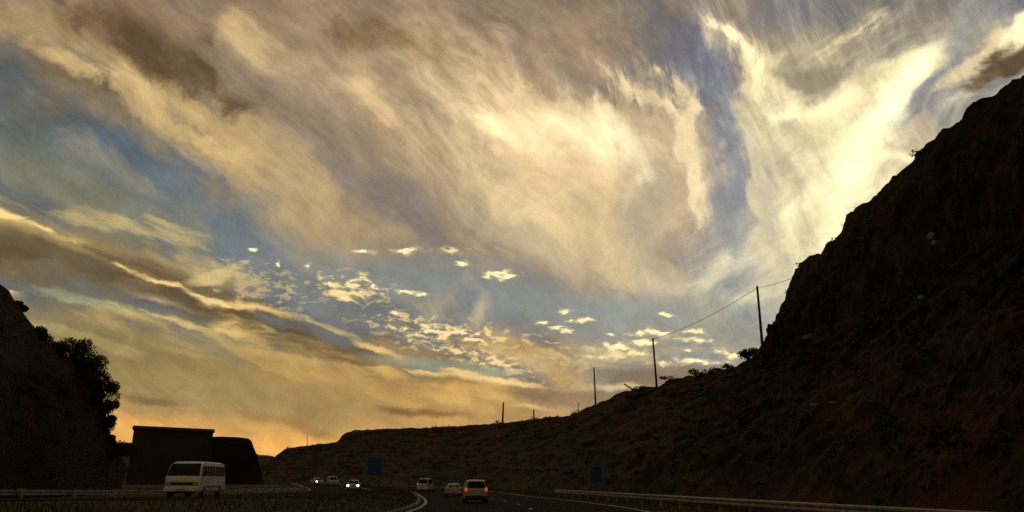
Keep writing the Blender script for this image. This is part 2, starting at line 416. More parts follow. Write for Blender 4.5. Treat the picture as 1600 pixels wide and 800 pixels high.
# thin bright filaments combed through the high cloud
fa = wnoise(mapping(Pc, rot=R(-40), scale=(2.2, 0.30)), 1.0, 5, 0.6, 0.3)
fb = wnoise(mapping(Pc, rot=R(-70), scale=(1.6, 0.24)), 1.0, 5, 0.6, 0.5)
fy = wn.new('ShaderNodeMix'); fy.data_type = 'FLOAT'
wl.new(side, fy.inputs[0]); wl.new(fa, fy.inputs[2]); wl.new(fb, fy.inputs[3])
ridge = stretch(wmath('ABSOLUTE', wmath('SUBTRACT', fy.outputs[0], 0.5)), 0.0, 0.07, 1.0, 0.0, True)
gate = stretch(wnoise(P, 0.7, 4, 0.6), .46, .62, 0.0, 1.0, True)
ridge = wmath('MULTIPLY_ADD', wmath('MULTIPLY', wmath('MULTIPLY', ridge, gate), low), 0.15, 1.0)
tot = wmath('MULTIPLY', wmath('MULTIPLY', tot, ridge), 0.80)
gm = wn.new('ShaderNodeGamma'); gm.inputs['Gamma'].default_value = 1.20
wl.new(cur, gm.inputs[0])
hs = wn.new('ShaderNodeHueSaturation'); hs.inputs['Saturation'].default_value = 0.93
wl.new(gm.outputs[0], hs.inputs['Color'])
wl.new(hs.outputs[0], vm.inputs[0]); wl.new(tot, vm.inputs['Scale'])
wl.new(vm.outputs[0], bg.inputs['Color'])

sun_d = bpy.data.lights.new('sun', 'SUN')
sun_d.energy = 0.35
sun_d.angle = R(0.5)
sun_d.color = (1.0, 0.72, 0.45)
sun = bpy.data.objects.new('sun', sun_d)
sdir = Vector((math.sin(SUN_AZ) * math.cos(SUN_EL), math.cos(SUN_AZ) * math.cos(SUN_EL), math.sin(SUN_EL)))
sun.rotation_euler = sdir.to_track_quat('Z', 'Y').to_euler()
sun.location = (40, 40, 60)
COL.objects.link(sun)

# ------------------------------------------------------------------ helpers
def mat(name, rgb, rough=0.8, metal=0.0, rgb2=None, scale=3.0, detail=6, bump=0.0, emit=None, estr=0.0, lo=.4, hi=.6, spec=0.5, bscale=None):
    m = bpy.data.materials.new(name); m.use_nodes = True
    nt = m.node_tree; b = nt.nodes['Principled BSDF']
    b.inputs['Base Color'].default_value = (*rgb, 1)
    b.inputs['Roughness'].default_value = rough
    b.inputs['Metallic'].default_value = metal
    b.inputs['Specular IOR Level'].default_value = spec
    if rgb2 is not None or bump:
        t = nt.nodes.new('ShaderNodeTexCoord')
        n = nt.nodes.new('ShaderNodeTexNoise')
        n.inputs['Scale'].default_value = scale; n.inputs['Detail'].default_value = detail
        n.inputs['Roughness'].default_value = .65
        nt.links.new(t.outputs['Object'], n.inputs['Vector'])
        if rgb2 is not None:
            r = nt.nodes.new('ShaderNodeValToRGB')
            r.color_ramp.elements[0].position = lo; r.color_ramp.elements[1].position = hi
            r.color_ramp.elements[0].color = (*rgb, 1); r.color_ramp.elements[1].color = (*rgb2, 1)
            nt.links.new(n.outputs[0], r.inputs[0]); nt.links.new(r.outputs[0], b.inputs['Base Color'])
        if bump:
            bp = nt.nodes.new('ShaderNodeBump'); bp.inputs['Strength'].default_value = bump
            src = n.outputs[0]
            if bscale:
                n2 = nt.nodes.new('ShaderNodeTexNoise'); n2.inputs['Scale'].default_value = bscale; n2.inputs['Detail'].default_value = 8
                nt.links.new(t.outputs['Object'], n2.inputs['Vector']); src = n2.outputs[0]
            nt.links.new(src, bp.inputs['Height']); nt.links.new(bp.outputs[0], b.inputs['Normal'])
    if emit is not None:
        b.inputs['Emission Color'].default_value = (*emit, 1)
        b.inputs['Emission Strength'].default_value = estr
    return m

def earth(name, cols, s1, s2, bump=0.6):
    """patchy ground: two noises choose between four soil and plant colours"""
    m = bpy.data.materials.new(name); m.use_nodes = True
    nt = m.node_tree; b = nt.nodes['Principled BSDF']
    b.inputs['Roughness'].default_value = .95
    b.inputs['Specular IOR Level'].default_value = .15
    t = nt.nodes.new('ShaderNodeTexCoord')
    def nz(s, d, off, rough=.65):
        mp = nt.nodes.new('ShaderNodeMapping'); mp.inputs['Location'].default_value = (off, off * 2, off * 3)
        nt.links.new(t.outputs['Object'], mp.inputs[0])
        n = nt.nodes.new('ShaderNodeTexNoise'); n.inputs['Scale'].default_value = s; n.inputs['Detail'].default_value = d; n.inputs['Roughness'].default_value = rough
        nt.links.new(mp.outputs[0], n.inputs['Vector']); return n.outputs[0]
    def mr(v, lo, hi):
        q = nt.nodes.new('ShaderNodeMapRange'); nt.links.new(v, q.inputs[0]); q.inputs[1].default_value = lo; q.inputs[2].default_value = hi; return q.outputs[0]
    def mx(f, a, c):
        q = nt.nodes.new('ShaderNodeMix'); q.data_type = 'RGBA'; nt.links.new(f, q.inputs[0])
        for i, v in ((6, a), (7, c)):
            if isinstance(v, tuple): q.inputs[i].default_value = (*v, 1)
            else: nt.links.new(v, q.inputs[i])
        return q.outputs[2]
    a = mx(mr(nz(s1, 6, 1.3), .42, .58), cols[0], cols[1])
    c = mx(mr(nz(s2, 5, 7.1), .46, .62), a, cols[2])
    d = mx(mr(nz(s2 * 4, 4, 3.7, .75), .60, .72), c, cols[3])
    nt.links.new(d, b.inputs['Base Color'])
    bp = nt.nodes.new('ShaderNodeBump'); bp.inputs['Strength'].default_value = bump; bp.inputs['Distance'].default_value = .5
    nt.links.new(nz(s2 * 3, 8, 5.0, .7), bp.inputs['Height']); nt.links.new(bp.outputs[0], b.inputs['Normal'])
    return m

def link(name, bm, m, parent=None, smooth=False):
    me = bpy.data.meshes.new(name)
    bm.to_mesh(me); bm.free()
    if smooth:
        for p in me.polygons: p.use_smooth = True
    me.materials.append(m)
    o = bpy.data.objects.new(name, me)
    COL.objects.link(o)
    if parent: o.parent = parent
    return o

def mesh(name, verts, faces, m, parent=None, smooth=False):
    me = bpy.data.meshes.new(name)
    me.from_pydata([tuple(v) for v in verts], [], faces)
    me.update()
    if smooth:
        for p in me.polygons: p.use_smooth = True
    me.materials.append(m)
    o = bpy.data.objects.new(name, me)
    COL.objects.link(o)
    if parent: o.parent = parent
    return o

def tag(o, label, cat, group=None, kind=None):
    if label: o['label'] = label
    if cat: o['category'] = cat
    if group: o['group'] = group
    if kind: o['kind'] = kind
    return o

def empty(name, loc, rz=0.0):
    o = bpy.data.objects.new(name, None); o.location = loc; o.rotation_euler = (0, 0, rz)
    o.empty_display_size = .3
    COL.objects.link(o); return o

def box(bm, c, s, rot=None):
    r = bmesh.ops.create_cube(bm, size=1)
    M = Matrix.Translation(c) @ (rot.to_matrix().to_4x4() if rot else Matrix.Identity(4)) @ Matrix.Diagonal((*s, 1))
    bmesh.ops.transform(bm, matrix=M, verts=r['verts'])
    return r['verts']

def tube(bm, a, b, ra, rb, n=10):
    a, b = Vector(a), Vector(b)
    d = b - a
    r = bmesh.ops.create_cone(bm, cap_ends=True, segments=n, radius1=ra, radius2=rb, depth=d.length)
    q = d.to_track_quat('Z', 'Y').to_matrix().to_4x4()
    bmesh.ops.transform(bm, matrix=Matrix.Translation((a + b) / 2) @ q, verts=r['verts'])
    return r['verts']

def interp(pts, t):
    """piecewise-linear lookup: pts = [(key, v0, v1..)]"""
    if t <= pts[0][0]: return pts[0][1:]
    for p, q in zip(pts, pts[1:]):
        if t <= q[0]:
            f = (t - p[0]) / (q[0] - p[0])
            return tuple(a + (b - a) * f for a, b in zip(p[1:], q[1:]))
    return pts[-1][1:]

def smooth_path(pts, step):
    """Catmull-Rom through 3D points, resampled"""
    P_ = [Vector(p) for p in pts]
    P_ = [P_[0] * 2 - P_[1]] + P_ + [P_[-1] * 2 - P_[-2]]
    res = []
    for i in range(1, len(P_) - 2):
        p0, p1, p2, p3 = P_[i - 1:i + 3]
        n = max(1, int((p2 - p1).length / step))
        for k in range(n):
            t = k / n
            res.append(0.5 * ((2 * p1) + (p2 - p0) * t + (2 * p0 - 5 * p1 + 4 * p2 - p3) * t * t + (3 * p1 - p0 - 3 * p2 + p3) * t ** 3))
    res.append(P_[-2])
    return res

# ------------------------------------------------------------------ materials
M_ASPH = mat('asphalt', (.014, .011, .007), 1.0, rgb2=(.026, .019, .010), scale=.6, spec=.05, bump=.15, bscale=40)
M_PAINT = mat('road_paint', (.62, .6, .54), .7, rgb2=(.4, .38, .34), scale=4)
M_EARTH = earth('dry_slope_earth', [(.040, .018, .006), (.105, .052, .014), (.016, .040, .012), (.20, .13, .045)], .08, .35, 1.0)
M_ROCK = earth('dark_cliff_rock', [(.032, .014, .006), (.080, .038, .013), (.014, .032, .011), (.17, .10, .04)], .14, .6, 1.0)
M_DARKEARTH = earth('darker_slope_earth', [(.018, .007, .003), (.032, .013, .006), (.008, .016, .006), (.07, .035, .018)], .12, .4, 1.0)  # darker earth mix, used on the left bluff and the rock stump
M_GROUND = earth('verge_soil', [(.07, .040, .015), (.10, .062, .02), (.02, .05, .014), (.15, .10, .04)], .08, .5, .5)
M_LEAF = mat('scrub_leaf', (.018, .034, .010), .8, rgb2=(.036, .042, .013), scale=.8, spec=.15)
M_DRYLEAF = mat('dry_scrub_leaf', (.07, .036, .011), .85, rgb2=(.03, .034, .010), scale=.5, spec=.15)
M_GRASS = mat('dry_grass', (.12, .075, .022), .85, rgb2=(.04, .065, .016), scale=.4, spec=.1)
M_BARK = mat('bark', (.05, .036, .025), .9, rgb2=(.03, .02, .014), scale=4)
M_WOOD = mat('weathered_pole_wood', (.055, .042, .032), .85, rgb2=(.035, .026, .02), scale=6)
M_STEEL = mat('galvanised_steel', (.40, .32, .20), .6, .1, rgb2=(.24, .18, .11), scale=2)
M_CONC = mat('old_concrete', (.22, .2, .16), .85, rgb2=(.16, .14, .11), scale=2)
M_BLUE = mat('blue_sign_face', (.006, .026, .17), .5)
M_SIGNW = mat('pale_blue_sign_border', (.10, .16, .26), .5)
M_POSTD = mat('dull_grey_post', (.08, .075, .06), .7)
M_WIRE = mat('cable_black', (.02, .02, .02), .6)
M_PALE = mat('pale_limestone', (.30, .24, .16), .9, rgb2=(.18, .14, .09), scale=1.2, bump=.4)
M_GLASS = mat('dark_tinted_glass', (.004, .006, .005), .3, spec=.15)
M_SIDEGLASS = mat('side_glass_painted_sky', (.20, .19, .15), .08, .35)  # pale base colour stands in for sky reflected in the side windows
M_TYRE = mat('tyre_rubber', (.012, .012, .012), .9)
M_RIM = mat('steel_rim', (.3, .3, .3), .4, .7)
M_TRIM = mat('black_plastic_trim', (.015, .015, .015), .6)
M_WHITE = mat('white_van_paint', (.82, .79, .70), .35, rgb2=(.72, .69, .58), scale=1.5)
M_SILVER = mat('silver_grey_paint', (.42, .38, .30), .35, .1)
M_CREAM = mat('pale_car_paint', (.5, .47, .38), .35)
M_GREEN = mat('pale_green_paint', (.30, .40, .36), .35)
M_PINK = mat('beige_car_paint', (.42, .34, .25), .35)
M_TAIL = mat('lit_tail_lamp', (.3, .01, .01), .3, emit=(1, .07, .06), estr=.6)
M_TAILOFF = mat('unlit_tail_lamp', (.22, .02, .015), .3)
M_HEAD = mat('lit_headlamp', (.9, .85, .7), .3, emit=(1, .86, .55), estr=9)
M_HEADOFF = mat('clear_headlamp', (.35, .35, .33), .15)
M_PLATE = mat('number_plate', (.5, .48, .4), .5)
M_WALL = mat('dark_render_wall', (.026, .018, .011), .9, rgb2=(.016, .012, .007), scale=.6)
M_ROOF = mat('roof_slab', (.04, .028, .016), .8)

# ------------------------------------------------------------------ alignments of the two carriageways
CL = [(1, -60, 0), (1, 0, 0), (1, 40, 0), (.4, 60, 0), (-1.4, 81, 0), (-4.4, 107, 0), (-9, 137, .25), (-19, 170, .7), (-34, 202, 1), (-60, 235, 1.2), (-110, 268, 1.3), (-180, 292, 1.3)]
CR = [(-20, -60, 1.0), (-20, 0, 1.05), (-19.6, 25, .95), (-18.9, 45, .72), (-19, 60, .62), (-20.2, 90, .55), (-23.5, 125, .48), (-30, 152, .85), (-39, 180, 1.15), (-55, 208, 1.3), (-85, 237, 1.35), (-130, 262, 1.35), (-190, 280, 1.35)]
PCL, PCR = smooth_path(CL, 3), smooth_path(CR, 3)
HWL, HWR = 6.6, 4.6

def offset(path_, d, dz=0.0):
    res = []
    for i, p in enumerate(path_):
        a, b = path_[max(0, i - 1)], path_[min(len(path_) - 1, i + 1)]
        t = (b - a); t.z = 0; t.normalize()
        res.append(p + Vector((t.y, -t.x, 0)) * d + Vector((0, 0, dz)))
    return res

def ribbon(name, a, b, m, **kw):
    v = a + b; n = len(a)
    return mesh(name, v, [(i, n + i, n + i + 1, i + 1)[::-1] for i in range(n - 1)], m, **kw)

def near(path_, x, y):
    best, bz = 1e9, 0; side = 0
    for i in range(len(path_) - 1):
        p, q = path_[i], path_[i + 1]
        dx, dy = q.x - p.x, q.y - p.y
        L = max(1e-9, dx * dx + dy * dy)
        t = max(0, min(1, ((x - p.x) * dx + (y - p.y) * dy) / L))
        ex, ey = x - p.x - dx * t, y - p.y - dy * t
        d = math.hypot(ex, ey)
        if d < best:
            best = d; bz = p.z + (q.z - p.z) * t
            side = 1 if ex * dy - ey * dx > 0 else -1
    return best, bz, side

def ground_z(x, y):
    if y > 420 or x < -260 or x > 160 or y < -100: return 0.8
    d1, z1, s1 = near(PCL[::2] + [PCL[-1]], x, y)
    d2, z2, s2 = near(PCR[::2] + [PCR[-1]], x, y)
    e1, e2 = max(0, d1 - HWL), max(0, d2 - HWR)
    if e1 == 0: return z1 - .03
    if e2 == 0: return z2 - .03
    w1_, w2_ = 1 / e1, 1 / e2
    z = (z1 * w1_ + z2 * w2_) / (w1_ + w2_) - .03
    if s1 < 0 and s2 > 0:     # median: a low hummocky bank
        z += .22 * math.sin(min(1, min(e1, e2) / 3) * math.pi / 2) * (0.6 + noise.noise(Vector((x * .15, y * .1, 0))))
    return z

# ground sheet
gx = [-4000, -1500, -600, -300] + [-260 + 5 * i for i in range(44)] + [-40 + 1.25 * i for i in range(57)] + [31 + i * 10 for i in range(1, 12)] + [200, 400, 1000, 4000]
gy = [-3000, -800, -200, -90] + [-80 + 5 * i for i in range(19)] + [13 + 1.6 * i for i in range(1, 100)] + [172 + 5 * i for i in range(1, 40)] + [400, 600, 1200, 5000]
gv, gf = [], []
for y in gy:
    for x in gx:
        gv.append((x, y, ground_z(x, y)))
nx = len(gx)
for j in range(len(gy) - 1):
    for i in range(nx - 1):
        gf.append((j * nx + i, j * nx + i + 1, (j + 1) * nx + i + 1, (j + 1) * nx + i))
tag(mesh('ground', gv, gf, M_GROUND, smooth=True), 'dark grassy ground between and beside the two carriageways', None, kind='structure')

tag(ribbon('road', offset(PCL, -HWL, .0), offset(PCL, HWL, .0), M_ASPH), 'grey asphalt carriageway curving left, cars driving away on it', None, kind='structure')
tag(ribbon('road', offset(PCR, -HWR, .0), offset(PCR, HWR, .0), M_ASPH), 'higher oncoming asphalt carriageway under the white minibus', None, kind='structure')
def marking(path_, d, w, dash=None):
    a, b = offset(path_, d - w / 2, .012), offset(path_, d + w / 2, .012)
    if not dash:
        v = a + b; n = len(a); f = [(i, i + 1, n + i + 1, n + i) for i in range(n - 1)]
    else:
        v = a + b; n = len(a); f = [(i, i + 1, n + i + 1, n + i) for i in range(n - 1) if (i // dash[0]) % dash[1] == 0]
    return v, f
for d, w, dash, P_, lab in ((-6.2, .22, None, PCL, 'pale edge line sweeping left beside the grass median'), (6.1, .2, None, PCL, 'right edge line below the long guardrail'),
                            (.3, .15, (1, 4), PCL, 'broken lane line in the middle of the near carriageway'), (4.2, .2, None, PCR, 'edge line of the oncoming carriageway nearest the median'),
                            (-4.2, .2, None, PCR, 'edge line of the oncoming carriageway below the cliff')):
    v, f = marking(P_, d, w, dash)
    tag(mesh('road_marking', v, f, M_PAINT), lab, None, kind='structure')
# kerb between median and near carriageway
def kerb(path_, d, w, h):
    a, b = offset(path_, d, h), offset(path_, d + w, h)
    a0, b0 = offset(path_, d, -.1), offset(path_, d + w, -.1)
    v = a0 + a + b + b0; n = len(a); f = []
    for r_ in range(3):
        f += [(r_ * n + i, r_ * n + i + 1, (r_ + 1) * n + i + 1, (r_ + 1) * n + i) for i in range(n - 1)]
    return v, f
v, f = kerb(PCL, -6.85, .22, .13)
tag(mesh('kerb', v, f, M_CONC), 'low concrete kerb along the grass median', None, kind='structure')

# ------------------------------------------------------------------ lofted slopes
def loft(name, cols, m, nrow, back, amp, freq, prof, seed, bdir=None):
    """cols: list of (foot, rim). rows foot->rim, then a plateau reaching outward."""
    V, F = [], []
    n = len(cols)
    nback = len(back)
    for i, (ft, rm) in enumerate(cols):
        t_ = cols[min(n - 1, i + 1)][1] - cols[max(0, i - 1)][1]
        hor = rm - ft; hor.z = 0
        if hor.length < .1: hor = Vector((1, 0, 0))
        outw = hor.normalized()
        for j in range(nrow + 1):
            t = 1 - (1 - j / nrow) ** 1.5
            p = ft.lerp(rm, t)
            p.z = ft.z + (rm.z - ft.z) * prof(t, i / n, ft, rm)
            A = amp(rm.y)
            rk = 1.5 if ((seed == 3.0 and ft.y < 92) or seed == 11.0) else 1.0
            q = Vector((p.x, p.y, p.z * 1.0)) * freq(rm.y) + Vector((seed, 0, 0))
            h = noise.fractal(q, 1.0, 2.1, 5) + .5 * abs(noise.noise(q * 2.3)) + .35 * noise.cell(q * 1.7) + (rk - 1) * (abs(noise.noise(q * 5.0)) + .6 * noise.cell(q * 4.0))
            env = min(1, t * 6) * (1 if t < .93 else max(.12, (1 - t) / .07))
            p = p - outw * h * A * env * .9 + Vector((0, 0, h * A * env * .35))
            if t > .93:
                p.z += .28 * A * noise.fractal(q * 4, 1.0, 2.0, 3)
            V.append(p)
        for (d, dz) in back:
            p = rm + (bdir or outw) * d; p.z = rm.z + dz + (noise.noise(Vector((p.x, p.y, 0)) * .05)) * 1.0
            V.append(p)
    k = nrow + 1 + nback
    for i in range(n - 1):
        for j in range(k - 1):
            F.append((i * k + j, i * k + j + 1, (i + 1) * k + j + 1, (i + 1) * k + j))
    return mesh(name, V, F, m, smooth=False)

def resample(rows, n):
    """rows: [(foot, rim)] resampled evenly in rim-pixel arc length"""
    def scr(p):
        d = max(p.y, 12.0)
        return Vector((p.x / d, p.z / d)) * F_PX
    L = [0]
    for (f0, r0), (f1, r1) in zip(rows, rows[1:]):
        L.append(L[-1] + max((scr(r1) - scr(r0)).length, (scr(f1) - scr(f0)).length * .5, 2.0))
    res = []
    j = 0
    for i in range(n):
        s = L[-1] * i / (n - 1)
        while j < len(L) - 2 and s > L[j + 1]: j += 1
        t = (s - L[j]) / (L[j + 1] - L[j])
        res.append((rows[j][0].lerp(rows[j + 1][0], t), rows[j][1].lerp(rows[j + 1][1], t)))
    return res

RIM = [(1600, 118, 45), (1594, 123, 46), (1569, 132, 48), (1559, 146, 48.5), (1524, 160, 51), (1510, 170, 52), (1499, 191, 53), (1471, 202, 56), (1470, 209, 56.2), (1457, 217, 57.5),
       (1435, 237, 60), (1424, 254, 61), (1391, 280, 65), (1359, 315, 70), (1340, 324, 72), (1330, 330, 73.5), (1322, 338, 75), (1317, 357, 76), (1307, 372, 78), (1295, 380, 80), (1282, 395, 82),
       (1265, 402, 85), (1243, 418, 89), (1235, 438, 91), (1229, 459, 92.5), (1228, 467, 93), (1218, 480, 94.5), (1220, 492, 95.5), (1218, 504, 97), (1205, 516, 99), (1196, 528, 102), (1192, 547, 107),
       (1175, 560, 112), (1150, 572, 118), (1120, 580, 124), (1100, 586, 128), (1075, 588, 133), (1045, 594, 140), (1030, 604, 144), (1000, 607, 152), (975, 612, 162), (950, 624, 178), (930, 632, 198),
       (910, 640, 216), (890, 650, 240), (860, 652, 265), (835, 655, 290), (785, 661, 330), (700, 667, 370), (640, 669, 390), (590, 671, 405), (560, 672, 415), (543, 675, 420), (536, 680, 424), (530, 690, 430),
       (500, 694, 440), (460, 699, 452), (445, 702, 458), (436, 712, 462), (428, 722, 466), (415, 732, 475), (380, 738, 490)]
rims = [Vector((27, -60, 22)), Vector((27, -20, 22)), Vector((27.5, 10, 22.5)), Vector((28, 30, 22.8))] + [at(*r) for r in RIM]
POUT = [p for p in offset(PCL, HWL + 3.6)]
def foot_for(rm, i):
    # foot whose station grows with the rim's depth
    key = [(-60, -60), (10, 5), (45, 30), (60, 42), (75, 56), (92, 74), (100, 84), (120, 100), (150, 120), (200, 145), (240, 165), (290, 185), (330, 205), (390, 240), (420, 262), (440, 275), (470, 300), (500, 330)]
    s = interp(key, rm.y)[0]
    # walk POUT by arclength ~ y for the straight part
    acc = -60.0
    for a, b in zip(POUT, POUT[1:]):
        d = (b - a).length
        if acc + d >= s:
            return a.lerp(b, (s - acc) / d) + Vector((0, 0, -.15))
        acc += d
    return POUT[-1].copy()
rows = [(foot_for(r, i), r) for i, r in enumerate(rims)]
cols = resample(rows, 900)
def prof_r(t, s, ft, rm):
    cl_ = .58 * (t / .84) ** .9 if t < .84 else .58 + .42 * ((t - .84) / .16) ** .8
    if rm.y < 98: return cl_
    if rm.y < 112:
        k = (rm.y - 98) / 14
        return (1 - k) * cl_ + k * t ** .95
    k = min(1, (rm.y - 110) / 120)
    return (1 - k) * t ** .95 + k * (t * .75 + .25 * t * t) if True else t
hill = loft('hill', cols, M_EARTH, 84, [(2, -.3), (6, -1.0), (14, -1.5), (40, -3), (120, -12), (160, -30)],
            lambda y: .55 + .004 * max(0, y), lambda y: .30 if y < 110 else .30 * (110 / y) ** .7, prof_r, 3.0)
hill.data.materials.clear(); hill.data.materials.append(M_EARTH); hill.data.materials.append(M_ROCK)
for p in hill.data.polygons:
    c = p.center
    if c.y < 103 and c.z > 9 + 2.5 * noise.noise(c * .12): p.material_index = 1
tag(hill, 'steep dark rocky cutting on the right that runs down to a long ridge', None, kind='structure')

# left cliff
RIML = [(-160, 380, 52), (-60, 420, 60), (0, 444, 67), (13, 450, 68), (20, 467, 69), (34, 485, 71), (47, 505, 73), (67, 523, 75), (94, 552, 78), (111, 560, 80), (132, 572, 83), (145, 585, 85), (155, 600, 87),
        (160, 615, 89), (163, 632, 91), (166, 650, 93), (168, 667, 95), (176, 685, 98), (186, 704, 104), (200, 735, 112)]
riml = [Vector((-36, -60, 15)), Vector((-36, 0, 15)), Vector((-36, 30, 15.5))] + [at(*r) for r in RIML]
footl = []
for r in riml:
    y = interp([(-60, -60), (0, 0), (52, 40), (67, 55), (78, 68), (85, 76), (91, 84), (98, 90), (112, 104)], r.y)[0]
    x = -20.2 - 7.4
    if r.y > 62: x = min(x, max(r.x + 7.5 - (r.y - 66) * .3, r.x + 1.0))
    if r.y > 75: y = r.y - 4
    footl.append(Vector((x, y, .5)))
colsl = resample(list(zip(footl, riml)), 300)
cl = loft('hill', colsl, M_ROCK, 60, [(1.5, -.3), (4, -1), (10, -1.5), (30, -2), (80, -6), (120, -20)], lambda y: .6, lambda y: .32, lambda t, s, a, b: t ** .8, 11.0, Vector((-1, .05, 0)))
cl.data.materials.clear(); cl.data.materials.append(M_DARKEARTH)
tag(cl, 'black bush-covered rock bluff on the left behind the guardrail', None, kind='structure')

# far low hill closing the gap
fv = []
prof = [(120, 700), (170, 694), (208, 692), (240, 690), (330, 700), (400, 708), (405, 711), (420, 711), (432, 715), (450, 716), (520, 720), (600, 724)]
fc = []
for px in range(100, 610, 6):
    py = interp([(a, b) for a, b in prof], px)[0] + noise.noise(Vector((px * .07, 0, 2))) * 1.2
    rm = at(px, py, 560); ft = at(px, 752, 330); ft.z = .7
    fc.append((ft, rm))
tag(loft('hill', fc, M_EARTH, 24, [(20, -2), (80, -8), (200, -40)], lambda y: 1.5, lambda y: .04, lambda t, s, a, b: t, 5.0),
    'low distant hill in the gap behind the flat-roofed building', None, kind='structure')

# flat-topped rock stump right of the building
def rock_block():
    bm = bmesh.new()
    Y = 235
    tops = [at(318, 683, Y), at(345, 682, Y), at(372, 683, Y), at(388, 685, Y), at(393, 689, Y), at(397, 700, Y), at(402, 712, Y), at(408, 735, Y), at(412, 756, Y)]
    dep = [0, 14, 28]
    rowsv = []
    for t in tops:
        rr = []
        for k_, zf in enumerate((0, .25, .5, .75, 1)):
            z = .6 + (t.z - .6) * zf
            rr.append(Vector((t.x + noise.noise(t + Vector((0, 0, zf * 5))) * .5, Y - (1 - zf) * 5 + noise.noise(t * .4 + Vector((zf * 4, 0, 0))) * 1.2, z)))
        rr[-1] = t.copy()
        for d in (3, 12, 26):
            rr.append(t + Vector((-d * .5, d, noise.noise(t * .3 + Vector((d, 0, 0))) * .3 - d * .02)))
        rr.append(Vector((t.x - 16, Y + 32, .6)))
        rowsv.append([bm.verts.new(p) for p in rr])
    for a, b in zip(rowsv, rowsv[1:]):
        for i in range(len(a) - 1):
            bm.faces.new((a[i], a[i + 1], b[i + 1], b[i]))
    bm.faces.new(rowsv[0]); 
    return bm
tag(link('rock_outcrop', rock_block(), M_DARKEARTH), 'dark flat-topped rock stump standing right beside the flat-roofed building', 'rock')

# ------------------------------------------------------------------ building
def building():
    Y = 215
    a, b = at(214, 671, Y), at(330, 674.5, Y)
    W = b.x - a.x; H = (a.z + b.z) / 2 - .6
    root = empty('building', ((a.x + b.x) / 2, Y, .6), R(21))
    tag(root, 'large dark flat-roofed block behind the white minibus', 'building')
    bm = bmesh.new(); vs = box(bm, (0, 9, H / 2), (W, 18, H))
    for v in vs:
        if v.co.z < .1: v.co.x *= 1.06
        if v.co.x < 0 and v.co.z > .1: v.co.z += .25
        if v.co.x > 0 and v.co.z > .1: v.co.z -= .25
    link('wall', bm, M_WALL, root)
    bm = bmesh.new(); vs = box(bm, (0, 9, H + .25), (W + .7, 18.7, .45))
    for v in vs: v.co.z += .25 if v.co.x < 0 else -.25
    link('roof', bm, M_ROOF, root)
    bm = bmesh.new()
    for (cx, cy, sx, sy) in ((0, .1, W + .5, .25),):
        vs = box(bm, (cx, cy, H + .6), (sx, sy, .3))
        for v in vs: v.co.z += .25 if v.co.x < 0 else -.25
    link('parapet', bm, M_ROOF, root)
building()

# ------------------------------------------------------------------ guardrails
def rail_pts(path_, d, y0, y1):
    return [p for p in offset(path_, d) if y0 <= p.y <= y1]
def guardrail(pts, h, label, post_step=2):
    root = empty('guardrail', pts[0]); tag(root, label, 'guardrail')
    o0 = pts[0]
    prof_ = [(-.04, -.16), (.04, -.12), (.04, -.06), (-.02, 0), (.04, .06), (.04, .12), (-.04, .16)]
    v, f = [], []
    n = len(prof_)
    for i, p in enumerate(pts):
        a, b = pts[max(0, i - 1)], pts[min(len(pts) - 1, i + 1)]
        t = b - a; t.z = 0; t.normalize(); nrm = Vector((-t.y, t.x, 0))
        for (dd, dz) in prof_:
            v.append(p - o0 + nrm * dd + Vector((0, 0, h - .16 + dz)))
        for (dd, dz) in reversed(prof_):
            v.append(p - o0 + nrm * (dd - .012) + Vector((0, 0, h - .16 + dz)))
    k = 2 * n
    for i in range(len(pts) - 1):
        for j in range(k):
            j2 = (j + 1) % k
            f.append((i * k + j, i * k + j2, (i + 1) * k + j2, (i + 1) * k + j))
    f.append(tuple(range(k))); f.append(tuple(reversed(range((len(pts) - 1) * k, len(pts) * k))))
    mesh('rail_beam', v, f, M_STEEL, root)
    first = None
    for i in range(0, len(pts), post_step):
        p = pts[i] - o0
        a, b = pts[max(0, i - 1)], pts[min(len(pts) - 1, i + 1)]
        t = b - a; t.z = 0; t.normalize(); nrm = Vector((-t.y, t.x, 0))
        if first is None:
            bm = bmesh.new(); box(bm, (0, 0, h / 2 - .12), (.09, .12, h + .2)); box(bm, (-.06, 0, h - .16), (.05, .1, .2))
            first = link('post', bm, M_STEEL, root); o = first
        else:
            o = first.copy(); COL.objects.link(o); o.parent = root
        o.location = p - nrm * .13; o.rotation_euler = (0, 0, math.atan2(t.y, t.x) - math.pi / 2)
    return root
rp = smooth_path([(12.4, 4, -.05), (12, 12, -.05), (11.5, 22, -.05), (11, 28, -.05), (9.9, 42, -.05), (8.0, 62, -.03), (4.6, 98, 0)], 2)
guardrail(rp, .80, 'long pale steel guardrail at the foot of the right slope')
rl = [p for p in smooth_path([tuple(q) for q in offset(PCR, -HWR - .7, -.05) if 8 < q.y < 175][::3], 2)]
guardrail(rl, .52, 'low steel guardrail on the far edge of the oncoming carriageway')

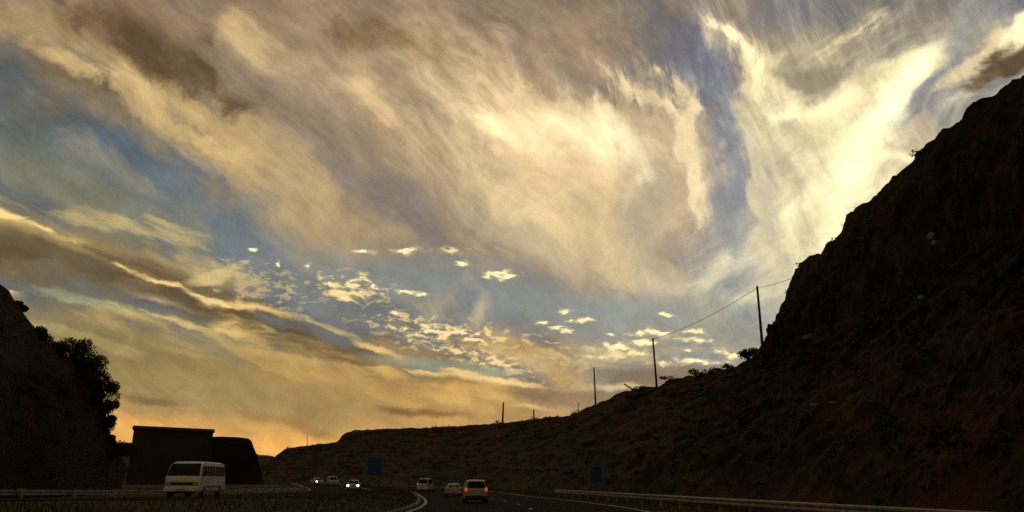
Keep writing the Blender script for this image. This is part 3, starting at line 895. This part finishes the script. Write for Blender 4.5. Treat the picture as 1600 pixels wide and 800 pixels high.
# ------------------------------------------------------------------ utility poles and wires
def pole(top, base, r, label, arm=True):
    top, base = Vector(top), Vector(base)
    root = empty('utility_pole', base); tag(root, label, 'utility pole', 'utility poles along the ridge')
    bm = bmesh.new(); tube(bm, (0, 0, -1.0), top - base, r * 1.15, r * .8, 12); link('pole', bm, M_WOOD, root, True)
    if arm:
        d = top - base
        bm = bmesh.new(); tube(bm, d + Vector((0, -.16, -.5)), d + Vector((0, -.16, -.22)), .07, .05, 8); link('insulator', bm, M_TRIM, root)
    return root
t1, t2, t3, t4 = at(1183, 447, 110), at(1020, 528, 145), at(928, 574, 200), at(786.5, 629, 335)
t5 = at(834, 640, 420)
pole(t1, at(1192.5, 552, 110), .17, 'tallest leaning wooden pole beside the cliff end')
pole(t2, at(1027, 610, 145), .17, 'second leaning wooden pole from the cliff, rising off the ridge')
pole(t3, at(931, 636, 200), .18, 'third pole from the cliff, where the ridge starts to drop')
pole(t4, at(785, 663, 335), .34, 'small far pole at the left end of the pole line')
pole(t5, at(834.5, 660, 420), .36, 'short distant pole just right of the far left one', False)
def wire(a, b, sag, label, r=.045):
    a, b = Vector(a), Vector(b)
    pts = [a.lerp(b, t / 16) - Vector((0, 0, sag * 4 * (t / 16) * (1 - t / 16))) for t in range(17)]
    v, f = [], []
    for i, p in enumerate(pts):
        for k in range(6):
            an = k * math.pi / 3
            v.append(p - a + Vector((math.cos(an) * r * .6, 0, math.sin(an) * r)))
    for i in range(16):
        for k in range(6):
            f.append((i * 6 + k, i * 6 + (k + 1) % 6, (i + 1) * 6 + (k + 1) % 6, (i + 1) * 6 + k))
    f += [tuple(range(6)), tuple(range(96, 102))]
    o = mesh('overhead_wire', v, f, M_WIRE); o.location = a
    tag(o, label, 'wire', 'overhead wires along the ridge')
h = Vector((0, -.16, -.2))
wire(t1 + h, at(1240, 433, 92), .2, 'wire running from the tallest pole to the cliff edge', .028)
wire(t2 + h, t1 + h, .7, 'wire between the tallest and the second pole', .034)
wire(t3 + h, t2 + h, 1.2, 'faint wire between the second and third poles', .02)
wire(t4 + h, t3 + h, 3, 'faint wire between the third and the far left pole', .018)
# fallen stake and a thin mast
def stake(a, b, r, name, label, cat):
    a, b = Vector(a), Vector(b)
    bm = bmesh.new(); tube(bm, (0, 0, 0), b - a, r, r * .8, 8); o = link(name, bm, M_WOOD); o.location = a
    tag(o, label, cat)
stake(at(998, 614, 158), at(975, 600, 158), .15, 'leaning_post', 'short broken post tilting over the ridge between two poles', 'post')
stake(at(480, 697, 440), at(480, 679, 440), .16, 'mast', 'thin distant mast above the low end of the ridge', 'mast')
stake(at(904, 646, 226), at(903.5, 629, 226), .08, 'stake', 'thin faint stake on the skyline left of the third pole', 'post')

# ------------------------------------------------------------------ plants
def leaf_cloud(bm, c, rad, n, size, squash=.8, rnd=random):
    lumps = [(Vector((rnd.gauss(0, .45), rnd.gauss(0, .45), rnd.gauss(0, .32))), rnd.uniform(.35, .62)) for _ in range(9)]
    for _ in range(n):
        lc, lr = rnd.choice(lumps)
        d = Vector((rnd.gauss(0, 1), rnd.gauss(0, 1), rnd.gauss(0, 1))).normalized() * lr * rnd.uniform(.55, 1.05)
        p = lc + d; p = Vector((p.x * rad[0], p.y * rad[1], p.z * rad[2])) + c
        if p.z < c.z - rad[2]: continue
        s = size * rnd.uniform(.6, 1.4)
        a = Vector((rnd.gauss(0, 1), rnd.gauss(0, 1), rnd.gauss(0, 1))).normalized()
        b = a.orthogonal().normalized(); e = a.cross(b)
        an = rnd.uniform(0, 6.28); b, e = b * math.cos(an) + e * math.sin(an), e * math.cos(an) - b * math.sin(an)
        vs = [bm.verts.new(p + b * s), bm.verts.new(p + e * s * .45), bm.verts.new(p - b * s), bm.verts.new(p - e * s * .45)]
        bm.faces.new(vs)

def bush(base, w, hgt, label, name='bush', cat='bush', n=900, size=.16, m=None, group='bushes along the slopes', trunk=.25):
    root = empty(name, base); tag(root, label, cat, group)
    bm = bmesh.new()
    leaf_cloud(bm, Vector((0, 0, hgt * .55)), (w * .5, w * .5, hgt * .5), n, size)
    link('crown', bm, m or M_LEAF, root)
    bm = bmesh.new()
    tube(bm, (0, 0, -.5), (0, 0, hgt * trunk), .05 * hgt, .035 * hgt, 7)
    for k in range(5):
        an = k * 1.256 + random.random()
        tube(bm, (0, 0, hgt * trunk * .8), (math.cos(an) * w * .3, math.sin(an) * w * .3, hgt * random.uniform(.5, .85)), .03 * hgt, .01 * hgt, 6)
    link('trunk', bm, M_BARK, root)
    return root

bush(at(1168, 566, 112.5), 2.4, 1.9, 'small bushy tree growing against the tallest pole', 'small_tree', 'tree', 1100, .13, group='bushes along the slopes')
bush(at(1182, 560, 111), 1.8, 1.4, 'low bush squeezed between the small tree and the cliff', n=700, size=.12)
bush(at(1139, 578, 119), 1.3, 1.0, 'tiny bush alone on the skyline left of the small tree', n=500, size=.1)
bush(at(1122, 584, 124) + Vector((0, 0, -.45)), 2.6, 1.4, 'low rounded bush on the ridge, rightmost of a skyline row', n=900, size=.13)
bush(at(1098, 592, 128) + Vector((0, 0, -.45)), 3.0, 1.8, 'rounded dark bush in the middle of the skyline row', n=1100, size=.14)
bush(at(1046, 602, 140) + Vector((0, 0, -.45)), 3.6, 1.6, 'wide dark bush on the ridge just right of the second pole', n=1100, size=.15)
bush(at(1010, 610, 150) + Vector((0, 0, -.45)), 3.2, 1.2, 'flat bush on the ridge just left of the second pole', n=900, size=.15)
LB = [(30, 486, 71, 1.6, 1.2, 'small bush on the steep upper edge of the left bluff, highest of them all'), (62, 528, 75, 2.0, 1.4, 'low bush on the sloping rim of the left bluff, second from the top'),
      (120, 600, 82, 3.2, 3.0, 'dark bush filling the middle of the left bluff shoulder'), (134, 640, 86, 3.2, 3.2, 'dark bush clinging to the right face of the left bluff'),
      (158, 676, 93, 2.4, 2.2, 'bush low on the right face of the left bluff'), (184, 716, 100, 2.6, 2.2, 'bush at the very foot of the left bluff beside the building'),
      (88, 556, 78, 2.6, 1.8, 'bush at the upper edge of the left bluff, first below the bare rock'), (108, 570, 80, 3.4, 2.8, 'dense bush at the crown of the left bluff'),
      (128, 584, 83, 3.0, 2.8, 'spiky bush sticking up from the shoulder of the left bluff'), (143, 606, 85, 2.8, 2.6, 'feathery bush on the outer shoulder of the left bluff'),
      (152, 630, 87, 2.8, 2.6, 'bush leaning out at the right brow of the left bluff'), (160, 652, 90, 2.2, 2.2, 'bush overhanging the right side of the left bluff'),
      (170, 694, 96, 1.8, 1.4, 'low bush at the right foot of the left bluff')]
for (px, py, Y, w, h_, lab) in LB:
    bush(at(px, py, Y) + Vector((0, 0, -.3)), w, h_, lab, n=3400, size=.10, group='bushes on the left bluff')

# scrub: uncountable small shrubs over the slopes
def scrub(obj_, n, smin, smax, label, m, zr=(.5, 99), ymax=480, seed=1, kpl=26):
    rnd = random.Random(seed)
    bm = bmesh.new()
    polys = [p for p in obj_.data.polygons if zr[0] < p.center.z < zr[1] and 0 < p.center.y < ymax]
    ws = []; acc = 0
    for p in polys:
        acc += p.area / max(30, p.center.y) ** 1.4; ws.append(acc)
    import bisect
    for _ in range(n):
        p = polys[bisect.bisect_left(ws, rnd.random() * acc)]
        c = p.center
        if noise.noise(c * .12 + Vector((seed, 0, 0))) < -.12: continue
        k = max(1.0, c.y / 120) ** .8
        s = rnd.uniform(smin, smax) * k
        nn = kpl
        for _j in range(nn):
            d = Vector((rnd.gauss(0, 1), rnd.gauss(0, 1), abs(rnd.gauss(0, .8)))).normalized() * s * rnd.uniform(.4, 1)
            q = c + d; ls = s * .22 * rnd.uniform(.6, 1.5)
            a = Vector((rnd.gauss(0, 1), rnd.gauss(0, 1), rnd.gauss(0, 1))).normalized(); b = a.orthogonal().normalized(); e = a.cross(b)
            bm.faces.new([bm.verts.new(q + b * ls), bm.verts.new(q + e * ls * .5), bm.verts.new(q - b * ls), bm.verts.new(q - e * ls * .5)])
    o = link('scrub', bm, m)
    tag(o, label, 'scrub', kind='stuff')
scrub(hill, 5200, .25, .65, 'dark green scrub scattered over the right slope', M_LEAF, seed=1)
scrub(hill, 5200, .2, .5, 'brown dry scrub scattered over the right slope', M_DRYLEAF, seed=2)
scrub(cl, 2600, .25, .7, 'dark scrub covering the left bluff', M_LEAF, seed=3)

# grass on the median and verges
def grass():
    rnd = random.Random(5)
    v, f = [], []
    for _ in range(42000):
        y = 18 + rnd.random() ** 1.4 * 150
        x = rnd.uniform(-40, 16)
        d1, z1, s1 = near(PCL_C, x, y)
        if d1 < HWL + .4: continue
        d2, z2, s2 = near(PCR_C, x, y)
        if d2 < HWR + .2: continue
        if s2 < 0: continue
        z = ground_z(x, y) - .03
        hh = rnd.uniform(.06, .2) * (1 + max(0, noise.noise(Vector((x * .3, y * .3, 0)))) * 1.2) * (1 + y / 120)
        an = rnd.uniform(0, math.pi); w = .018 * (1 + y / 40)
        dx, dy = math.cos(an) * w, math.sin(an) * w
        lx, ly = rnd.gauss(0, .06), rnd.gauss(0, .06)
        i = len(v)
        v += [(x - dx, y - dy, z), (x + dx, y + dy, z), (x + lx, y + ly, z + hh)]
        f.append((i, i + 1, i + 2))
    tag(mesh('grass', v, f, M_GRASS), 'dry grass covering the median and the verges', 'grass', kind='stuff')
PCL_C, PCR_C = smooth_path(CL, 12), smooth_path(CR, 12)
grass()

# ------------------------------------------------------------------ pale stones on the slope
def cast(px, py):
    d = ray(px, py).normalized()
    dg = bpy.context.evaluated_depsgraph_get()
    best = None
    for o in (hill, cl):
        ok, loc, nrm, idx = o.ray_cast(Vector((0, 0, EYE)), d)
        if ok and (best is None or loc.length < best.length): best = loc
    return best
bpy.context.view_layer.update()
def stone(px, py, w, h_, label, m=M_PALE):
    p = cast(px, py)
    if p is None: return
    bm = bmesh.new(); bmesh.ops.create_icosphere(bm, subdivisions=3, radius=.5)
    s = p.y / F_PX
    for v in bm.verts:
        q = v.co.copy()
        v.co *= 1 + .35 * noise.noise(q * 2.2 + p) + .12 * noise.noise(q * 7 + p)
        v.co.x *= w * s; v.co.z *= h_ * s; v.co.y *= max(w, h_) * s * .7
    o = link('rock', bm, m); o.location = p
    tag(o, label, 'rock', 'pale rocks on the slopes')
M_DULL = mat('brown_rock_face', (.16, .10, .05), .9, rgb2=(.11, .07, .035), scale=1.2, bump=.4)
stone(1457, 370, 15, 14, 'pale grey boulder high on the cliff face, above its narrow lower half')
stone(1460, 380, 9, 12, 'narrow pale boulder just under the highest pale boulder')
stone(1440, 466, 11, 10, 'brown stone jutting from the middle of the cliff')
stone(1272, 633, 11, 5, 'small pale stone on the lower slope under the cliff, left of a wider one')
stone(1300, 630, 15, 5, 'wide flat pale stone on the lower slope under the cliff')
stone(780, 682, 9, 4, 'white stone near the skyline below the far left pole')
stone(788, 678, 4, 3, 'tiny white stone just above the white stone below the far left pole')
stone(1062, 659, 3, 3, 'tiny bright stone on the slope below the second pole')
stone(1151, 659, 3, 3, 'tiny bright stone on the slope, right of another at the same height')
stone(1137, 637, 3, 3, 'tiny bright stone highest of three on the middle slope')
stone(1265, 528, 26, 12, 'brown rock face at the foot of the cliff end, by the tallest pole', M_DULL)
stone(1000, 735, 3, 3, 'tiny pale stone on the slope right of the roadside blue sign')
stone(642, 731, 4, 3, 'tiny pale stone at the slope foot above the tall pale van')
stone(1531, 330, 3, 3, 'tiny pale stone at the upper right of the cliff face')

# ------------------------------------------------------------------ signs
def sign(loc, w, hgt, zb, label, rz=0.0, two=True):
    root = empty('road_sign', loc, rz); tag(root, label, 'road sign')
    bm = bmesh.new(); box(bm, (0, 0, zb + hgt / 2), (w, .05, hgt)); bmesh.ops.bevel(bm, geom=list(bm.edges), offset=.015, segments=1); link('sign_panel', bm, M_BLUE, root)
    bm = bmesh.new(); t = .07
    for (cx, cz, sx, sz) in ((0, zb + t, w - .1, t), (0, zb + hgt - t, w - .1, t), (-w / 2 + t, zb + hgt / 2, t, hgt - .28), (w / 2 - t, zb + hgt / 2, t, hgt - .28)):
        box(bm, (cx, -.031, cz), (sx, .012, sz))
    link('sign_border', bm, M_SIGNW, root)
    for s in ((-.3, .3) if two else (0,)):
        bm = bmesh.new(); tube(bm, (s * w, .08, -.4), (s * w, .08, zb + hgt - .1), .06, .06, 10); link('post', bm, M_POSTD, root, True)
b = at(583, 744, 134)
sign((at(585, 744, 134).x, 134, ground_z(at(585, 744, 134).x, 134)), 2.35, 2.85, b.z - ground_z(b.x, 134), 'blue rectangular road sign on the median above the oncoming headlights', R(4))
b2 = at(932, 757, 82)
sign((b2.x, 82, -.1), 1.25, 1.65, b2.z + .1, 'blue road sign at the slope foot behind the right guardrail', R(-2), False)

# ------------------------------------------------------------------ vehicles
def wheel(root, x, y, r, w=.2):
    sgn = 1 if x > 0 else -1
    bm = bmesh.new(); tube(bm, (x - w / 2, y, r), (x + w / 2, y, r), r, r, 24)
    bmesh.ops.bevel(bm, geom=[e for e in bm.edges if abs(e.verts[0].co.x - e.verts[1].co.x) < 1e-4], offset=.02, segments=2)
    o = link('wheel', bm, M_TYRE, root, False)
    bm = bmesh.new(); tube(bm, (x + sgn * (w / 2 - .01), y, r), (x + sgn * (w / 2 + .015), y, r), r * .62, r * .55, 16); link('rim', bm, M_RIM, o)

def car_body(st, paint, root):
    """st: stations (y, half width, z bottom, z belt, half width roof, z roof). Front is -y."""
    bm = bmesh.new(); rings = []
    for (y, w, zb, zt, wr, zr) in st:
        pr = [(-w * .92, zb), (-w, zb + .15), (-w * 1.0, (zb + zt) / 2), (-w * .98, zt), (-wr, zr - .06), (-wr * .86, zr), (0, zr + .02)]
        pr = pr + [(-a, c) for a, c in reversed(pr[:-1])]
        rings.append([bm.verts.new((a, y, c)) for a, c in pr])
    n = len(rings[0])
    for a, b in zip(rings, rings[1:]):
        for i in range(n):
            bm.faces.new((a[i], a[(i + 1) % n], b[(i + 1) % n], b[i]))
    bm.faces.new(list(reversed(rings[0]))); bm.faces.new(rings[-1])
    bmesh.ops.recalc_face_normals(bm, faces=bm.faces)
    return link('body', bm, paint, root)

def quad_panel(name, pts, m, root, off, th=.012):
    """a thin slab standing proud of the body along off"""
    off = Vector(off).normalized()
    v = [Vector(p) + off * .006 for p in pts] + [Vector(p) + off * (.006 + th) for p in pts]
    n = len(pts)
    f = [tuple(range(n))[::-1], tuple(range(n, 2 * n))] + [(i, (i + 1) % n, n + (i + 1) % n, n + i) for i in range(n)]
    return mesh(name, v, f, m, root)

def minibus(loc, rz, label):
    root = empty('minibus', loc, rz); tag(root, label, 'minibus')
    W, Wr = .94, .83
    st = [(-2.3, W * .86, .32, .62, W * .84, .95), (-2.27, W * .97, .26, .75, W * .95, 1.1), (-2.18, W, .26, 1.08, W * .95, 1.16), (-1.72, W, .26, 1.12, Wr, 1.92), (-1.3, W, .26, 1.12, Wr, 2.0),
          (1.9, W, .28, 1.12, Wr, 2.0), (2.2, W, .3, 1.12, Wr, 1.95), (2.3, W * .96, .34, 1.12, Wr - .02, 1.8)]
    car_body(st, M_WHITE, root)
    quad_panel('windscreen', [(-.86, -2.155, 1.21), (.86, -2.155, 1.21), (.76, -1.765, 1.86), (-.76, -1.765, 1.86)], M_GLASS, root, (0, -.86, .5), .04)
    for s in (-1, 1):
        def side(y0, y1, z0=1.2, z1=1.76, cut=0):
            xz = lambda z: s * (W * .98 + (Wr - W * .98) * (z - 1.12) / (1.94 - 1.12))
            return [(xz(z0), y0, z0), (xz(z0), y1, z0), (xz(z1), y1, z1), (xz(z1), y0 + cut, z1)]
        for (y0, y1, cut) in ((-1.92, -1.05, .28), (-.95, .35, 0), (.45, 1.3, 0), (1.38, 2.1, 0)):
            w_ = quad_panel('side_window', side(y0, y1, cut=cut), M_SIDEGLASS, root, (s, 0, .2), .01)
        # door shut line and handle
        bm = bmesh.new(); box(bm, (s * (W + .012), -.85, 1.0), (.03, .16, .035)); link('door_handle', bm, M_TRIM, root)
        bm = bmesh.new(); box(bm, (s * (W + .17), -2.0, 1.32), (.12, .1, .26)); box(bm, (s * (W + .06), -1.98, 1.26), (.2, .03, .04)); bmesh.ops.bevel(bm, geom=list(bm.edges), offset=.012, segments=1); link('wing_mirror', bm, M_TRIM, root)
        bm = bmesh.new(); box(bm, (s * .73, -2.305, .78), (.26, .05, .18)); link('headlight', bm, M_HEADOFF, root)
        bm = bmesh.new(); box(bm, (s * .72, 2.3, .85), (.16, .05, .4)); link('tail_light', bm, M_TAILOFF, root)
        bm = bmesh.new(); box(bm, (s * (W + .008), .2, .62), (.02, 2.6, .06)); link('side_moulding', bm, M_TRIM, root)
        for y in (-1.45, 1.35): wheel(root, s * (W - .09), y, .31)
    bm = bmesh.new(); box(bm, (0, -2.31, .78), (1.15, .04, .15)); link('grille', bm, M_TRIM, root)
    bm = bmesh.new(); box(bm, (0, -2.33, .45), (1.8, .12, .16)); bmesh.ops.bevel(bm, geom=list(bm.edges), offset=.03, segments=2); link('front_bumper', bm, M_WHITE, root)
    bm = bmesh.new(); box(bm, (0, -2.31, .31), (1.5, .06, .12)); link('air_dam', bm, M_TRIM, root)
    bm = bmesh.new(); box(bm, (0, -2.402, .45), (.5, .012, .11)); link('number_plate', bm, M_PLATE, root)
    bm = bmesh.new(); box(bm, (0, 2.33, .45), (1.6, .12, .18)); link('rear_bumper', bm, M_TRIM, root)
    root.scale = (1, 1, .94)
    return root

def hatch(loc, rz, label, paint, kind='suv', lamps='tail', name='car', lit=(1, 1)):
    """front is -y in local space"""
    root = empty(name, loc, rz); tag(root, label, 'car' if name == 'car' else name.replace('_', ' '))
    W = .87
    H = {'suv': 1.68, 'sedan': 1.42, 'wagon': 1.9}[kind]
    if kind == 'sedan':
        st = [(-2.2, .74, .28, .6, .72, .66), (-2.05, W, .2, .68, .8, .76), (-1.1, W, .2, .86, .78, .92), (-.4, W, .2, .9, .62, H - .05), (.2, W, .2, .9, .62, H), (.95, W, .2, .9, .6, H - .06), (1.6, W, .2, .92, .74, .98), (2.1, W, .22, .9, .76, .95), (2.2, .8, .3, .7, .72, .86)]
        rw = [(-.62, 1.6, .99), (.62, 1.6, .99), (.52, .97, H - .11), (-.52, .97, H - .11)]; ro = (0, .5, .8)
        fw = [(-.62, -1.08, .93), (.62, -1.08, .93), (.52, -.42, H - .1), (-.52, -.42, H - .1)]; fo = (0, -.5, .8)
        lamp_z, rear = .74, 2.2
        sw = [(-.95, -.05, .45), (.02, .85, 0)]
    else:
        bz = 1.02 if kind == 'suv' else 1.1
        nose = -2.15
        st = [(nose, .76, .3, .62, .74, .72), (nose + .15, W, .22, .75, .8, .84), (-1.25, W, .22, .95, .78, 1.02), (-.6, W, .22, bz, .68, H - .08), (0, W, .22, bz, .7, H), (1.5, W, .22, bz, .69, H - .01), (1.85, W, .24, bz, .66, H - .07), (2.08, W * .99, .26, bz, .74, bz + .03), (2.14, W * .96, .32, .8, .8, .95)]
        rw = [(-.70, 2.085, bz + .07), (.70, 2.085, bz + .07), (.60, 1.90, H - .13), (-.60, 1.90, H - .13)]; ro = (0, .95, .3)
        fw = [(-.62, -1.2, 1.05), (.62, -1.2, 1.05), (.56, -.66, H - .14), (-.56, -.66, H - .14)]; fo = (0, -.6, .7)
        lamp_z, rear = bz - .04, 2.12
        sw = [(-.85, -.05, .4), (.02, .9, 0), (.98, 1.7, 0)]
    car_body(st, paint, root)
    quad_panel('rear_window', rw, M_GLASS, root, ro, .015)
    quad_panel('windscreen', fw, M_GLASS, root, fo, .03)
    bl = .92 if kind == 'sedan' else (1.04 if kind == 'suv' else 1.12)
    zt = H - .16
    for s in (-1, 1):
        wr = .62 if kind == 'sedan' else .70
        xz = lambda z: s * (W * .985 + (wr - W * .985) * (z - (bl - .03)) / (H - .06 - bl + .03))
        for (y0, y1, cut) in sw:
            quad_panel('side_window', [(xz(bl + .03), y0, bl + .03), (xz(bl + .03), y1, bl + .03), (xz(zt), y1 - (.1 if kind == 'sedan' else 0), zt), (xz(zt), y0 + cut, zt)], M_GLASS, root, (s, 0, .3), .02)
        on = lit[0] if s < 0 else lit[1]
        bm = bmesh.new(); hgt = .28 if kind != 'sedan' else .14
        box(bm, (s * .76, rear - .01, lamp_z), (.17, .1, hgt)); bmesh.ops.bevel(bm, geom=list(bm.edges), offset=.015, segments=1)
        link('tail_light', bm, M_TAIL if (lamps == 'tail' and on) else M_TAILOFF, root)
        bm = bmesh.new(); box(bm, (s * .68, st[0][0] - .01, .66), (.24, .1, .19)); bmesh.ops.bevel(bm, geom=list(bm.edges), offset=.015, segments=1)
        link('headlight', bm, M_HEAD if (lamps == 'head' and on) else M_HEADOFF, root)
        bm = bmesh.new(); box(bm, (s * (W + .09), -.95, bl + .08), (.2, .1, .13)); bmesh.ops.bevel(bm, geom=list(bm.edges), offset=.015, segments=1); link('wing_mirror', bm, paint, root)
        for y in (-1.35, 1.3): wheel(root, s * (W - .08), y, .32)
    bm = bmesh.new(); box(bm, (0, rear + .03, .42), (1.66, .14, .22)); bmesh.ops.bevel(bm, geom=list(bm.edges), offset=.03, segments=2); link('rear_bumper', bm, M_TRIM if kind == 'suv' else paint, root)
    bm = bmesh.new(); box(bm, (0, st[0][0] - .02, .42), (1.6, .14, .2)); bmesh.ops.bevel(bm, geom=list(bm.edges), offset=.03, segments=2); link('front_bumper', bm, paint, root)
    bm = bmesh.new(); box(bm, (0, rear + .035, .72 if kind != 'sedan' else .66), (.5, .02, .12)); link('number_plate', bm, M_PLATE, root)
    bm = bmesh.new(); box(bm, (0, st[0][0], .64), (.8, .05, .12)); link('grille', bm, M_TRIM, root)
    return root

def onroad(path_, px, Y):
    x = at(px, 760, Y).x
    d, z, s = near(path_, x, Y)
    return Vector((x, Y, z + .005))

# the front (-y) of an oncoming vehicle looks back at the camera
minibus(onroad(PCR, 306, 50.5), R(1), 'white minibus with a wide dark windscreen coming towards the camera')
hatch(onroad(PCL, 742, 71), R(180) + R(5), 'silver tall hatchback, nearest of the cars driving away, both tail lights lit', M_SILVER)
hatch(onroad(PCL, 708, 108), R(180) + R(8), 'beige low saloon car between the tall van and the nearest car', M_PINK, 'sedan', lamps='none')
hatch(onroad(PCL, 665.5, 138), R(180) + R(-8), 'pale tall van driving away by the median with its left tail light lit', M_CREAM, 'wagon', name='van', lit=(0, 1))
hatch(onroad(PCR, 553, 128), R(6), 'oncoming car with two bright headlights below the blue sign', M_CREAM, 'sedan', lamps='head')
hatch(onroad(PCR, 519, 166), R(20), 'pale green oncoming car with unlit headlights behind the bright pair', M_GREEN, 'suv', lamps='none')
hatch(onroad(PCR, 495, 184), R(28), 'farthest oncoming car showing a single lit headlight', M_CREAM, 'sedan', lamps='head', lit=(1, 0))

sc.cycles.use_adaptive_sampling = True
sc.cycles.adaptive_threshold = 0.01
sc.cycles.use_denoising = False
sc.cycles.max_bounces = 4
sc.cycles.diffuse_bounces = 2
